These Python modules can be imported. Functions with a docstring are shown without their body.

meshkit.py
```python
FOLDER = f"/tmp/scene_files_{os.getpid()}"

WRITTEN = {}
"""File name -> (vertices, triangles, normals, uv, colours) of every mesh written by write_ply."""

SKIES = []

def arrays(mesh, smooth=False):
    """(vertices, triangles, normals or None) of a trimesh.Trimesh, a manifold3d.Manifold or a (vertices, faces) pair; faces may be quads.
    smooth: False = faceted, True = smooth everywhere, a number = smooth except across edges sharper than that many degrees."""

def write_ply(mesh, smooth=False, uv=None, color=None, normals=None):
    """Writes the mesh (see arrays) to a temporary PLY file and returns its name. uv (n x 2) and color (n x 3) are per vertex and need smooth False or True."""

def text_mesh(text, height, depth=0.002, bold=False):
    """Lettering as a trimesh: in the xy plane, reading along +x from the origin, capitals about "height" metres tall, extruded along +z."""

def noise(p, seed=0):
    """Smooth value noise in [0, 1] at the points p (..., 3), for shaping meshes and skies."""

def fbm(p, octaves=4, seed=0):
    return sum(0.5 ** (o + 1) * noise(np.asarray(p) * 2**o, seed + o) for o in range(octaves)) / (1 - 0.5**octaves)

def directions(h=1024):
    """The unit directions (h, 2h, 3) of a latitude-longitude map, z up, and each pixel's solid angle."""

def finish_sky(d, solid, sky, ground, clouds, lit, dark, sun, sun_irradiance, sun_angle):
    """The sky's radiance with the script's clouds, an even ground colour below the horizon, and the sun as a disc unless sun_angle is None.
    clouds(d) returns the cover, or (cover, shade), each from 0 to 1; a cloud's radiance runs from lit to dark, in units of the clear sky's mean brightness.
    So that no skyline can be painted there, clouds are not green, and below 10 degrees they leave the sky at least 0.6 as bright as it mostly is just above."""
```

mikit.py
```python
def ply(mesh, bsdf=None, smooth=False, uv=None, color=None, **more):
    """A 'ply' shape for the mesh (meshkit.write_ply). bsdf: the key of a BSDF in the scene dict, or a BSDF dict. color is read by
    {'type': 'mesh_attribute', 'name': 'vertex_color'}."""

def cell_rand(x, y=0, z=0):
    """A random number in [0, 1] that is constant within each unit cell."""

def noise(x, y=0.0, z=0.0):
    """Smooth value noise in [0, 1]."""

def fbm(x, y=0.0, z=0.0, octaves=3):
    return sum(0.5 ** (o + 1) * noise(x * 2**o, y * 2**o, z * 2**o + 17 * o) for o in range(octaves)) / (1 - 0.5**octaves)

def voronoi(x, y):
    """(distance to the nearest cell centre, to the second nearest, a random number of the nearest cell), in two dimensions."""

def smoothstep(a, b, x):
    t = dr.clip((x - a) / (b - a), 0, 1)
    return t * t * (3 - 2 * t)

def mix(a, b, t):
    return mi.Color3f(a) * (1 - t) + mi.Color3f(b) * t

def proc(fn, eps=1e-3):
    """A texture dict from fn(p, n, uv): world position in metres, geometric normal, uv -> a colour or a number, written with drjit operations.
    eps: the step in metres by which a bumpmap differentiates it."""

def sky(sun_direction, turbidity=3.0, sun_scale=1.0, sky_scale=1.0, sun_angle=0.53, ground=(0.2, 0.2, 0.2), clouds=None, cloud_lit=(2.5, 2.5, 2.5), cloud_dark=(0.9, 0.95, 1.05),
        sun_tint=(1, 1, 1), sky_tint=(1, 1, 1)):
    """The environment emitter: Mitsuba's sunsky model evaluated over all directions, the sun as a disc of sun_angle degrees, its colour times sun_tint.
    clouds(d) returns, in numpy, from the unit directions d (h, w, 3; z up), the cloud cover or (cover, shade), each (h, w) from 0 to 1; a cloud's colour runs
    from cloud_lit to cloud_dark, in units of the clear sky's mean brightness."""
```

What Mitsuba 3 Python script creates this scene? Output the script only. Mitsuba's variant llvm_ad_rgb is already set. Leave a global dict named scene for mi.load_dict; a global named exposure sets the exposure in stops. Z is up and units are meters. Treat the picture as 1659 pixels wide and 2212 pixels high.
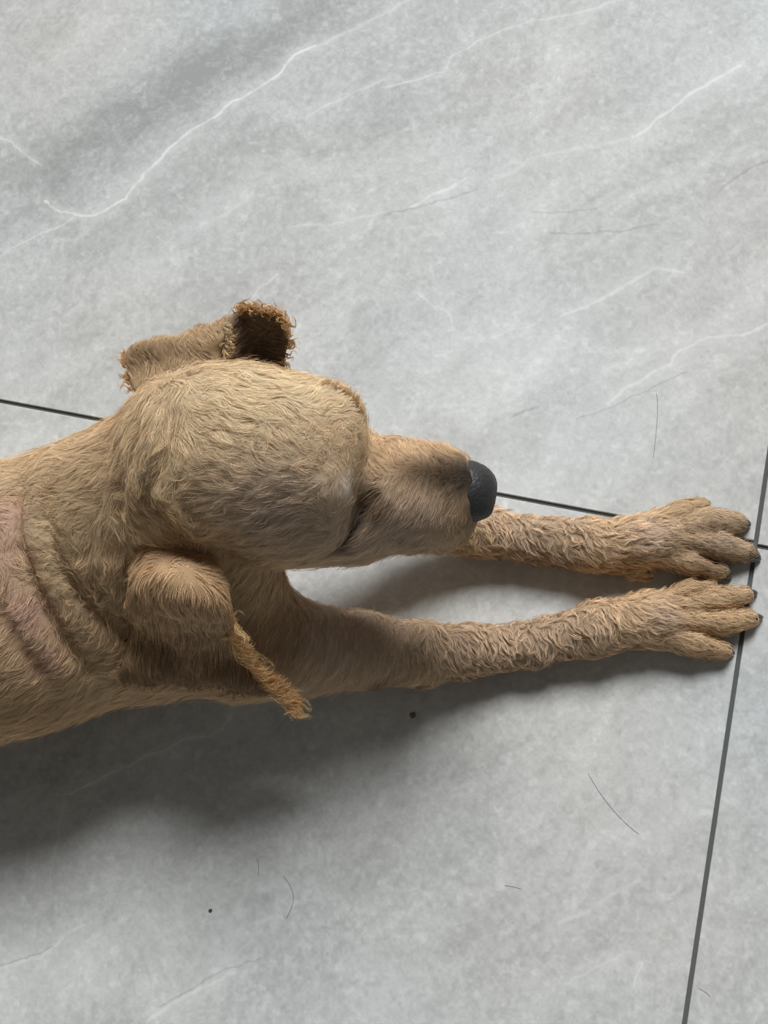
import math, random
import numpy as np, trimesh, mitsuba as mi, drjit as dr
import mikit, meshkit
from scipy.spatial import cKDTree
from scipy.interpolate import RectBivariateSpline, CubicSpline
T = mi.ScalarTransform4f
rng = np.random.default_rng(11)
random.seed(5)

# ------------------------------------------------------------------ camera
W, H, F = 1659, 2212, 2600.0
TH, PH, DIST = math.radians(17.0), math.radians(-18.0), 0.68
_t = np.array([math.sin(PH), math.cos(PH), 0.0])
FWD = np.array([math.sin(TH) * _t[0], math.sin(TH) * _t[1], -math.cos(TH)])
_t3 = math.cos(TH) * _t + math.sin(TH) * np.array([0, 0, 1.0])
_s = np.cross(FWD, _t3)
UP = math.cos(PH) * _t3 - math.sin(PH) * _s
RIGHT = math.sin(PH) * _t3 + math.cos(PH) * _s
EYE = -DIST * FWD
scene, labels = {}, {}
scene['camera'] = {'type': 'perspective', 'fov': math.degrees(2 * math.atan(H / 2 / F)), 'fov_axis': 'y', 'near_clip': 0.01, 'far_clip': 100.0,
                   'to_world': T().look_at(origin=EYE.tolist(), target=(EYE + FWD).tolist(), up=UP.tolist())}
# ------------------------------------------------------------------ light: hazy daylight that enters through a tall open doorway
exposure = 1.72
SUN = np.array([0.10, 0.64, 0.74])
scene['sky'] = mikit.sky(SUN.tolist(), turbidity=5.0, sun_scale=1.0, sky_scale=1.0, sun_angle=24.0, ground=(0.3, 0.3, 0.3), sun_tint=(0.79, 0.96, 1.26),
                         clouds=lambda d: (np.ones(d.shape[:2]), np.zeros(d.shape[:2])), cloud_lit=(1.0, 1.02, 1.04), cloud_dark=(0.9, 0.9, 0.9))


def ray(px, py):
    d = FWD * F + RIGHT * (px - W / 2) - UP * (py - H / 2)
    return d / np.linalg.norm(d)


def at(px, py, z=0.0):
    d = ray(px, py)
    return EYE + d * ((z - EYE[2]) / d[2])


def mpp(p):
    """metres per picture pixel at the point p"""
    return float((np.asarray(p) - EYE) @ FWD) / F


def s2l(r, g, b):
    c = np.array([r, g, b], float) / 255
    return np.where(c < 0.04045, c / 12.92, ((c + 0.055) / 1.055) ** 2.4)


# ------------------------------------------------------------------ floor: large grey marbled tiles with thin recessed joints
CORNER = at(1633, 1172)[:2]
ax = at(1340, 1117)[:2] - at(0, 866)[:2]
ax /= np.linalg.norm(ax)
ay = np.array([-ax[1], ax[0]])
TS, GAP = 0.60, 0.0024


def fl(pts):
    return [at(x, y)[:2] for x, y in pts]


VEINS = [  # polyline in the plane of the floor, width in metres, strength (negative: dark)
    ([(100, 435), (135, 455), (175, 467), (205, 465), (235, 450), (270, 432), (292, 398), (345, 348), (365, 322), (410, 285), (450, 262), (500, 225), (545, 200), (600, 160), (635, 120), (680, 100)], 0.0021, 1.0),
    ([(680, 100), (730, 80), (800, 40), (850, 15), (900, -10)], 0.0022, 0.4),
    ([(-20, 570), (60, 520), (130, 487), (160, 470)], 0.0013, 0.6),
    ([(0, 297), (20, 303), (50, 325), (70, 345), (95, 355)], 0.0018, 0.6),
    ([(665, 250), (700, 225), (750, 210), (770, 195), (830, 172)], 0.0016, 0.5),
    ([(830, 190), (875, 182), (915, 172), (955, 157), (975, 122), (1040, 87), (1080, 65), (1150, 45), (1270, 25), (1350, -5)], 0.0018, 0.5),
    ([(1065, 385), (1110, 367), (1150, 340), (1255, 320), (1330, 305), (1365, 295)], 0.003, 0.4),
    ([(1365, 295), (1405, 275), (1440, 245), (1490, 205), (1530, 185), (1575, 157), (1600, 140)], 0.0024, 0.8),
    ([(887, 452), (930, 425), (975, 400), (1010, 382)], 0.0022, 0.8),
    ([(830, 469), (890, 456), (960, 430), (1030, 404)], 0.0010, -0.4),
    ([(635, 490), (675, 485), (730, 480), (770, 470), (830, 463)], 0.0018, 0.5),
    ([(905, 632), (945, 660), (975, 678), (978, 692)], 0.0018, 0.6),
    ([(1065, 730), (1105, 715), (1155, 702)], 0.0018, 0.5),
    ([(1210, 685), (1270, 660), (1300, 645), (1345, 622), (1385, 597), (1415, 582), (1470, 587)], 0.0023, 0.6),
    ([(1315, 872), (1350, 845), (1400, 812), (1445, 787), (1460, 762), (1500, 740), (1530, 727), (1600, 725), (1690, 690)], 0.0021, 0.7),
    ([(1250, 902), (1340, 872), (1400, 844), (1450, 820), (1480, 806)], 0.0010, -0.35),
    ([(1105, 905), (1130, 887), (1160, 880)], 0.0012, -0.4),
    ([(545, 420), (505, 450), (470, 470), (430, 487)], 0.003, 0.4),
    ([(545, 635), (565, 612), (600, 590)], 0.0016, 0.6),
    ([(1150, 457), (1220, 458), (1290, 452)], 0.0010, -0.35),
    ([(1180, 500), (1260, 505), (1340, 503), (1420, 485)], 0.0011, -0.35),
    ([(1555, 412), (1590, 385), (1620, 365), (1670, 345)], 0.0013, -0.4),
    ([(495, 1545), (480, 1575), (460, 1590), (400, 1595), (360, 1617), (300, 1640), (250, 1667), (185, 1692), (135, 1715)], 0.0013, 0.7),
    ([(135, 1715), (132, 1765), (112, 1870), (110, 1905)], 0.0013, 0.4),
    ([(-20, 2100), (90, 2065), (140, 2022), (190, 1998)], 0.0022, 0.5),
    ([(0, 2088), (60, 2068), (110, 2046)], 0.0009, -0.4),
    ([(320, 2205), (370, 2165), (430, 2133), (470, 2117), (500, 2100)], 0.0022, 0.6),
    ([(340, 2175), (400, 2140), (480, 2095), (560, 2070)], 0.0009, -0.35),
    ([(1210, 1990), (1270, 1975), (1320, 1930), (1380, 1905)], 0.0024, 0.45),
    ([(1370, 2130), (1380, 2100), (1390, 2080)], 0.0014, 0.5),
    ([(1230, 2120), (1290, 2090), (1340, 2065)], 0.0016, 0.4),
]
SEGS = []
for pts, w, k in VEINS:
    q = fl(pts)
    for i, (a, b) in enumerate(zip(q[:-1], q[1:])):
        SEGS.append((a, b, w, k))
GD = np.array(fl([(200, 900), (900, 470)]))
GD = (GD[1] - GD[0]) / np.linalg.norm(GD[1] - GD[0])


PATCHES = [  # printed clouds of lighter or darker stone: centre, half length along the grain, half width, strength
    ((215, 300), 420, 105, -.38), ((480, 120), 260, 80, -.3), ((640, 60), 260, 40, -.2), ((90, 130), 260, 40, .2), ((420, 80), 160, 30, .15),
    ((540, 420), 300, 60, .12), ((430, 400), 200, 40, -.12), ((330, 580), 240, 60, .10), ((900, 210), 200, 60, -.12), ((1200, 90), 120, 60, .14), ((1400, 170), 300, 60, -.16),
    ((1450, 330), 260, 50, -.14), ((1180, 330), 200, 35, .14), ((1230, 470), 240, 40, .0), ((1020, 600), 260, 120, .05), ((1100, 800), 300, 90, .3), ((1250, 950), 320, 130, .3), ((950, 740), 260, 60, .14),
    ((1640, 620), 200, 60, .2), ((1620, 800), 160, 60, -.05), ((1400, 760), 140, 40, .12), ((1000, 1650), 240, 70, .05), ((1050, 1950), 120, 60, -.14), ((1280, 1960), 80, 30, -.12),
    ((1350, 1600), 240, 90, .12), ((1250, 1900), 260, 60, .06), ((800, 1830), 150, 40, -.12), ((200, 1960), 300, 60, .0), ((60, 930), 120, 50, .1), ((1150, 1950), 420, 160, -.12), ((500, 2050), 420, 120, -.06),
]


def tile_tone(p):
    """0..1 tone of the printed marble, before the veins"""
    u = p.x * float(GD[0]) + p.y * float(GD[1])
    v = -p.x * float(GD[1]) + p.y * float(GD[0])
    wu = mikit.fbm(u * 18 + 3, v * 18, 1.7, 3) - 0.5
    wv = mikit.fbm(u * 18 + 31, v * 18, 5.7, 3) - 0.5
    broad = mikit.fbm(u * 5 + wu * 1.2 + 7, v * 17 + wv * 2.2, 0.5, 4)
    mid = mikit.fbm(u * 34 + wu * 1.5, v * 80 + wv * 3, 2.5, 4)
    fleck = mikit.fbm(p.x * 300 + wu * 4, p.y * 300 + wv * 4, 3.5, 3)
    return broad, mid, fleck, wu, wv


PATCH_Q = [(at(*c)[:2], a * 0.00026, b * 0.00026, k) for c, a, b, k in PATCHES]


def u_(p):
    return p.x * float(GD[0]) + p.y * float(GD[1])


def v_(p):
    return -p.x * float(GD[1]) + p.y * float(GD[0])


def tile_colour(p, n, uv):
    broad, mid, fleck, wu, wv = tile_tone(p)
    x, y = p.x + wu * 0.004, p.y + wv * 0.004
    fine = mikit.fbm(p.x * 600, p.y * 600, 9.0, 2) - 0.5
    fine2 = mikit.fbm(p.x * 110 + 50, p.y * 110, 9.0, 4) - 0.5
    fine3 = mikit.fbm(p.x * 110 + 90, p.y * 110, 3.0, 4) - 0.5
    x, y = x + fine * 0.0018 + fine2 * 0.0036, y + fine * 0.0012 + fine3 * 0.0036
    light, dark = mi.Float(0), mi.Float(0)
    for a, b, w, k in SEGS:
        ex, ey = float(b[0] - a[0]), float(b[1] - a[1])
        l2 = ex * ex + ey * ey
        h = dr.clip(((x - float(a[0])) * ex + (y - float(a[1])) * ey) / l2, 0, 1)
        d2 = dr.square(x - float(a[0]) - h * ex) + dr.square(y - float(a[1]) - h * ey)
        g = dr.exp(-d2 / float((w * 0.6) ** 2)) * abs(k)
        if k > 0:
            g = dr.maximum(g, 0.3 * abs(k) * dr.exp(-d2 / float((w * 2.2) ** 2)))
            light = dr.maximum(light, g)
        else:
            dark = dr.maximum(dark, g)
    brk = mikit.smoothstep(0.28, 0.64, mikit.fbm(p.x * 150, p.y * 150, 4.4, 4))
    light = light * (0.48 + 0.52 * brk)
    gu = p.x * float(GD[0]) + p.y * float(GD[1]) + wu * 0.02
    gv = -p.x * float(GD[1]) + p.y * float(GD[0]) + wv * 0.02
    pt_ = mi.Float(0)
    for q, la, lb, k in PATCH_Q:
        du, dv = gu - float(q @ GD), gv - float(-q[0] * GD[1] + q[1] * GD[0])
        pt_ += k * dr.exp(-dr.square(du / la) - dr.square(dv / lb))
    t = 0.5 + pt_ * 1.0 + (broad - 0.5) * 1.0 + (mid - 0.5) * 0.6 + (fleck - 0.5) * 0.75
    rid = 1 - dr.abs(2 * mikit.fbm(p.x * 120 + wu * 6, p.y * 120 + wv * 6, 6.5, 3) - 1)
    rid = mikit.smoothstep(0.90, 1.0, rid) * mikit.smoothstep(0.42, 0.62, mikit.fbm(u_(p) * 22, v_(p) * 40, 7.5, 2))
    t = t + rid * 0.10 + (mikit.smoothstep(0.5, 0.8, mikit.fbm(p.x * 190, p.y * 190, 11.5, 4)) - 0.2) * 0.3
    c = mikit.mix((0.29, 0.298, 0.297), (0.672, 0.697, 0.698), dr.clip(0.5 + (t - 0.5) * 0.64, 0, 1))
    c = c * (1 + (mikit.fbm(p.x * 9, p.y * 9, 8.1, 2) - 0.5) * mi.Color3f(0.07, 0.0, -0.05))
    c = mikit.mix(c, (0.74, 0.76, 0.76), dr.clip(light, 0, 1) * 0.85)
    return c * (1 - 0.45 * dark)


scene['tile_mat'] = {'type': 'principled', 'base_color': mikit.proc(tile_colour), 'roughness': 0.5, 'specular': 0.25}
scene['grout_mat'] = {'type': 'principled', 'base_color': {'type': 'rgb', 'value': [0.10, 0.108, 0.105]}, 'roughness': 0.9, 'specular': 0.1}


def tile_mesh(x0, y0, x1, y1):
    """a tile with a small arris, corners given in the tile grid's own axes"""
    e, top, bot = 0.00025, 0.0, -0.008
    rings = [(0, bot), (0, top - e), (e, top)]
    v = []
    for ins, z in rings:
        for gx, gy in ((x0 + ins, y0 + ins), (x1 - ins, y0 + ins), (x1 - ins, y1 - ins), (x0 + ins, y1 - ins)):
            q = CORNER + ax * gx + ay * gy
            v.append((q[0], q[1], z))
    f = []
    for r in range(2):
        for i in range(4):
            a, b = r * 4 + i, r * 4 + (i + 1) % 4
            f += [(a, b, b + 4), (a, b + 4, a + 4)]
    f += [(8, 9, 10), (8, 10, 11), (2, 1, 0), (3, 2, 0)]
    return trimesh.Trimesh(v, f, process=False)


bed = []
for gx, gy in ((-2.41, -1.81), (1.81, -1.81), (1.81, 1.81), (-2.41, 1.81)):
    q = CORNER + ax * gx + ay * gy
    bed += [(q[0], q[1], -0.0016), (q[0], q[1], -0.02)]
bed_mesh = trimesh.convex.convex_hull(np.array(bed))
scene['floor'] = mikit.ply(bed_mesh, 'grout_mat')
labels['floor'] = {'label': 'floor of large grey marbled tiles with dark joints', 'kind': 'structure'}
n_t = 0
for i in (-1, 0, -2, 1, -3, 2, -4):
    for j in (0, -1, 1, -2, 2, -3):
        sh = -0.0018 if i >= 0 else 0.0
        key = 'floor__tile' + (f'_{n_t:03d}' if n_t else '')
        g = GAP / 2
        scene[key] = mikit.ply(tile_mesh(i * TS + g, j * TS + g + sh, (i + 1) * TS - g, (j + 1) * TS - g + sh), 'tile_mat')
        n_t += 1

# the room around: pale walls, ceiling, and a wide doorway open to the daylight beyond the far side
scene['wall_mat'] = {'type': 'principled', 'base_color': {'type': 'rgb', 'value': [0.43, 0.42, 0.40]}, 'roughness': 0.9, 'specular': 0.1}
ROOM = {'wall_left': ((-1.62, -1.3, 0), (-1.5, 1.42, 3.2)), 'wall_right': ((1.4, -1.3, 0), (1.52, 1.42, 3.2)), 'wall_near': ((-1.5, -1.3, 0), (1.4, -1.18, 3.2)),
        'ceiling': ((-1.62, -1.3, 3.2), (1.52, 1.42, 3.3))}
for k, (lo, hi) in ROOM.items():
    b = trimesh.creation.box(bounds=np.array([lo, hi]))
    scene[k] = mikit.ply(b, 'wall_mat')
    labels[k] = {'label': 'plain pale plastered ' + k.replace('_', ' '), 'kind': 'structure'}
wf = [trimesh.creation.box(bounds=np.array(b)) for b in (((-1.5, 1.3, 0), (-1.32, 1.42, 3.2)), ((1.22, 1.3, 0), (1.4, 1.42, 3.2)), ((-1.32, 1.3, 3.1), (1.22, 1.42, 3.2)))]
scene['wall_far'] = mikit.ply(trimesh.util.concatenate(wf), 'wall_mat')
labels['wall_far'] = {'label': 'plain pale plastered wall with a wide open doorway', 'kind': 'structure'}

# ------------------------------------------------------------------ modelling helpers: distance grid + surface nets
RES = 0.0014
LO, HI = np.array([-0.62, -0.24, -0.004]), np.array([0.25, 0.20, 0.215])


class Field:
    def __init__(self, lo, hi, res):
        self.lo, self.res = np.asarray(lo, float), res
        self.n = np.ceil((np.asarray(hi) - self.lo) / res).astype(int) + 1
        self.g = np.full(self.n, 0.03, np.float32)
        self.ax = [(self.lo[k] + np.arange(self.n[k]) * res).astype(np.float32) for k in range(3)]

    def box(self, lo, hi):
        a = np.clip(np.floor((lo - self.lo) / self.res).astype(int), 0, self.n - 1)
        b = np.clip(np.ceil((hi - self.lo) / self.res).astype(int) + 1, a + 1, self.n)
        sl = tuple(slice(a[k], b[k]) for k in range(3))
        X = [self.ax[0][sl[0]][:, None, None], self.ax[1][sl[1]][None, :, None], self.ax[2][sl[2]][None, None, :]]
        return sl, X

    def merge(self, sl, d, k, sub=False):
        g = self.g[sl]
        if sub:
            d = -d
            h = np.maximum(k - np.abs(g - d), 0) / k
            self.g[sl] = np.maximum(g, d) + h * h * k * 0.25
        else:
            h = np.maximum(k - np.abs(g - d), 0) / k
            self.g[sl] = np.minimum(g, d) - h * h * k * 0.25

    def cone(self, a, ra, b, rb, k=0.01, sub=False):
        """round cone from a to b (good approximation of the distance)"""
        a, b = np.asarray(a, float), np.asarray(b, float)
        m = max(ra, rb) + 0.022
        sl, X = self.box(np.minimum(a, b) - m, np.maximum(a, b) + m)
        e = b - a
        l2 = max(float(e @ e), 1e-12)
        h = sum((X[i] - np.float32(a[i])) * np.float32(e[i] / l2) for i in range(3))
        h = np.clip(h, 0, 1)
        d = np.sqrt(sum((X[i] - np.float32(a[i]) - h * np.float32(e[i])) ** 2 for i in range(3))) - (ra + (rb - ra) * h)
        self.merge(sl, d.astype(np.float32), k, sub)

    def ell(self, c, R, rad, k=0.01, sub=False):
        """ellipsoid, axes = rows of R"""
        c, rad = np.asarray(c, float), np.asarray(rad, float)
        m = rad.max() + 0.022
        sl, X = self.box(c - m, c + m)
        Y = [X[i] - np.float32(c[i]) for i in range(3)]
        q = [sum(Y[i] * np.float32(R[j][i]) for i in range(3)) for j in range(3)]
        k0 = np.sqrt(sum((q[j] / np.float32(rad[j])) ** 2 for j in range(3)))
        k1 = np.sqrt(sum((q[j] / np.float32(rad[j] ** 2)) ** 2 for j in range(3)))
        self.merge(sl, (k0 * (k0 - 1) / np.maximum(k1, 1e-6)).astype(np.float32), k, sub)

    def chain(self, pts, k=0.01, sub=False):
        for (a, ra), (b, rb) in zip(pts[:-1], pts[1:]):
            self.cone(a, ra, b, rb, k, sub)

    def emboss(self, q, w, h):
        """a soft ridge (h > 0) or crease (h < 0) of half width w along the polyline q"""
        m = 2.4 * w
        sl, X = self.box(q.min(0) - m, q.max(0) + m)
        d2 = np.full(self.g[sl].shape, 1.0, np.float32)
        for a, b in zip(q[:-1], q[1:]):
            e = b - a
            l2 = max(float(e @ e), 1e-12)
            t = np.clip(sum((X[i] - np.float32(a[i])) * np.float32(e[i] / l2) for i in range(3)), 0, 1)
            d2 = np.minimum(d2, sum((X[i] - np.float32(a[i]) - t * np.float32(e[i])) ** 2 for i in range(3)))
        self.g[sl] -= (h * np.exp(-d2 / w ** 2)).astype(np.float32)

    def sample(self, p):
        from scipy.ndimage import map_coordinates
        q = (np.asarray(p) - self.lo) / self.res
        return map_coordinates(self.g, q.T, order=1, mode='nearest')

    def hit(self, px, py):
        d = ray(px, py)
        t = (0.23 - EYE[2]) / d[2]
        ts = t + np.arange(0, 0.30, 0.0006)
        s = self.sample(EYE + d * ts[:, None])
        i = np.argmax(s < 0)
        return EYE + d * ts[i] if (s < 0).any() else at(px, py, 0.0)

    def mesh(self):
        g = self.g
        neg = g < 0
        n = g.shape
        cnt = np.zeros([k - 1 for k in n], np.int8)
        for dx in (0, 1):
            for dy in (0, 1):
                for dz in (0, 1):
                    cnt += neg[dx:n[0] - 1 + dx, dy:n[1] - 1 + dy, dz:n[2] - 1 + dz]
        act = (cnt > 0) & (cnt < 8)
        idx = np.full(act.shape, -1, np.int64)
        I = np.argwhere(act)
        idx[act] = np.arange(len(I))
        acc, num = np.zeros((len(I), 3)), np.zeros(len(I))
        corners = [(a, b, c) for a in (0, 1) for b in (0, 1) for c in (0, 1)]
        val = {c: g[I[:, 0] + c[0], I[:, 1] + c[1], I[:, 2] + c[2]].astype(float) for c in corners}
        for c in corners:
            for k in range(3):
                if c[k] == 0:
                    e = list(c); e[k] = 1; e = tuple(e)
                    va, vb = val[c], val[e]
                    cr = (va < 0) != (vb < 0)
                    t = np.where(cr, va / np.where(cr, va - vb, 1), 0)
                    p = np.array(c, float)[None].repeat(len(I), 0)
                    p[:, k] = t
                    acc[cr] += p[cr]; num[cr] += 1
        V = self.lo + (I + acc / num[:, None]) * self.res
        Fs = []
        for k in range(3):
            o = [i for i in range(3) if i != k]
            a = [slice(1, -1)] * 3; a[k] = slice(0, -1)
            b = [slice(1, -1)] * 3; b[k] = slice(1, None)
            A, B = neg[tuple(a)], neg[tuple(b)]
            for sgn, msk in ((1, A & ~B), (-1, ~A & B)):
                E = np.argwhere(msk)
                for i in o:
                    E[:, i] += 1
                q = []
                for da, db in ((0, 0), (1, 0), (1, 1), (0, 1)):
                    C = E.copy(); C[:, o[0]] -= da; C[:, o[1]] -= db
                    q.append(idx[C[:, 0], C[:, 1], C[:, 2]])
                q = np.stack(q, 1)
                if (sgn > 0) == (k == 1):
                    q = q[:, ::-1]
                q = q[(q >= 0).all(1)]
                Fs += [q[:, [0, 1, 2]], q[:, [0, 2, 3]]]
        return trimesh.Trimesh(V, np.vstack(Fs), process=False)


def P(px, py, z, rpx):
    p = at(px, py, z)
    return p, rpx * mpp(p)


# ------------------------------------------------------------------ the dog: one continuous body
HEAD = at(522, 974, 0.147)
hf = at(1050, 1043, 0.134) - HEAD
hf /= np.linalg.norm(hf)
hl = np.cross([0, 0, 1.0], hf); hl /= np.linalg.norm(hl)
hu = np.cross(hf, hl)
ROLL = math.radians(18.0)
hl, hu = math.cos(ROLL) * hl - math.sin(ROLL) * hu, math.cos(ROLL) * hu + math.sin(ROLL) * hl
HR = np.array([hf, hl, hu])


def hp(x, y, z):
    """a point of the head in mm: forward, dog's left, up"""
    return HEAD + (HR.T @ np.array([x, y, z])) * 0.00093


body = Field(LO, HI, RES)
# trunk, rump, hind legs and tail (mostly outside the frame)
trunk = [P(-1150, 1430, 0.060, 210), P(-900, 1400, 0.062, 235), P(-500, 1360, 0.066, 255), P(-150, 1325, 0.068, 280), P(40, 1300, 0.070, 282)]
body.chain(trunk, 0.02)
for sgn in (1, -1):
    c = trunk[0][0]
    y0 = 0.045 * sgn
    body.chain([(c + [0.01, y0, -0.02], 0.042), (c + [0.055, y0 * 1.5, -0.018], 0.030)], 0.02)
    body.chain([(c + [0.06, y0 * 1.55, -0.035], 0.020), (c + [0.0, y0 * 1.6, -0.048], 0.012), (c + [0.075, y0 * 1.65, -0.050], 0.011)], 0.012)
body.chain([(trunk[0][0] + [-0.045, 0, 0.02], 0.013), (trunk[0][0] + [-0.075, 0.03, 0.035], 0.011), (trunk[0][0] + [-0.085, 0.06, 0.02], 0.010)], 0.012)
# shoulders, chest, neck
body.cone(*P(40, 1290, 0.072, 275), *P(300, 1330, 0.058, 176), 0.014)
body.cone(*P(300, 1330, 0.056, 176), *P(600, 1400, 0.042, 98), 0.014)
body.cone(*P(150, 1130, 0.105, 153), *P(440, 1010, 0.136, 172), 0.012)
body.cone(*P(60, 1220, 0.085, 205), *P(360, 1080, 0.116, 180), 0.012)
body.cone(*P(420, 1160, 0.104, 142), *P(530, 1300, 0.050, 100), 0.012)
# head
body.ell(hp(0, 0, 0), HR, (0.04750, 0.04085, 0.03705), 0.01140)
body.ell(hp(-24, 0, -4), HR, (0.03230, 0.03420, 0.03420), 0.01140)
body.ell(hp(28, 0, 6), HR, (0.03040, 0.03230, 0.02755), 0.01140)
for s in (1, -1):
    body.ell(hp(41, 23.5 * s, 8), HR, (0.01140, 0.01140, 0.01330), 0.00950)
    body.ell(hp(26, 26 * s, -16), HR, (0.02755, 0.01710, 0.02185), 0.01140)
    body.cone(hp(48, 20 * s, -18), 0.01140, hp(68, 18 * s, -20), 0.01235, 0.01140)
body.cone(hp(52, -3, -16), 0.01995, hp(95, -1, -16), 0.02090, 0.00760)
body.cone(hp(50, -2, -5), 0.01330, hp(102, 0, -6), 0.01282, 0.00760)
for s in (1, -1):
    body.cone(hp(58, 13 * s, -27), 0.01520, hp(99, 8.5 * s, -25), 0.01472, 0.00760)
for s in (1, -1):
    body.cone(hp(74, 12 * s, -9), 0.01140, hp(102, 9 * s, -13), 0.01188, 0.00570)
body.cone(hp(40, 0, -38), 0.01995, hp(90, 0, -36), 0.01425, 0.00760)
for s in (1, -1):
    body.cone(hp(18, 21 * s, -34), 0.01710, hp(60, 15 * s, -38), 0.01330, 0.00950)
# near (right) foreleg
body.chain([P(520, 1390, 0.042, 125), P(660, 1402, 0.034, 92), P(790, 1403, 0.024, 74), P(900, 1411, 0.018, 60), P(1000, 1407, 0.0155, 50)], 0.008)
body.chain([P(1000, 1407, 0.0155, 50), P(1150, 1392, 0.0130, 41), P(1290, 1357, 0.0140, 50), P(1400, 1338, 0.0125, 51), P(1440, 1336, 0.0115, 42)], 0.006)
# far (left) foreleg
body.chain([P(480, 1180, 0.082, 84), P(700, 1112, 0.060, 60), P(880, 1134, 0.034, 50), P(1050, 1149, 0.0145, 45), P(1180, 1167, 0.0135, 43), P(1280, 1176, 0.0142, 50), P(1390, 1171, 0.0125, 47), P(1440, 1163, 0.0115, 42)], 0.006)
TOES = [  # base, knuckle, tip (px, py, radius px), claw end
    [(1420, 1315, 26), (1490, 1282, 23), (1528, 1270, 16), (1548, 1268)],
    [(1450, 1325, 26), (1540, 1300, 25), (1606, 1284, 17), (1636, 1281)],
    [(1450, 1345, 26), (1550, 1345, 25), (1618, 1338, 17), (1648, 1333)],
    [(1420, 1365, 28), (1500, 1390, 24), (1560, 1405, 17), (1586, 1412)],
    [(1400, 1140, 26), (1470, 1108, 22), (1515, 1092, 15), (1533, 1088)],
    [(1450, 1145, 26), (1535, 1128, 25), (1592, 1130, 19), (1620, 1134)],
    [(1450, 1165, 26), (1545, 1178, 27), (1610, 1193, 20), (1642, 1208)],
    [(1390, 1185, 28), (1490, 1212, 25), (1550, 1232, 19), (1579, 1248)],
    [(1330, 1215, 16), (1365, 1232, 13), (1392, 1240, 10), (1411, 1248)],
]
for b, k_, t_, c_ in TOES[:8]:
    body.chain([P(b[0], b[1], 0.012, b[2]), P(k_[0], k_[1], 0.0105, k_[2]), P(t_[0], t_[1], 0.0055, t_[2])], 0.003)
b, k_, t_, c_ = TOES[8]
body.chain([P(b[0], b[1], 0.010, b[2]), P(k_[0], k_[1], 0.007, k_[2]), P(t_[0], t_[1], 0.006, t_[2])], 0.004)

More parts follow.
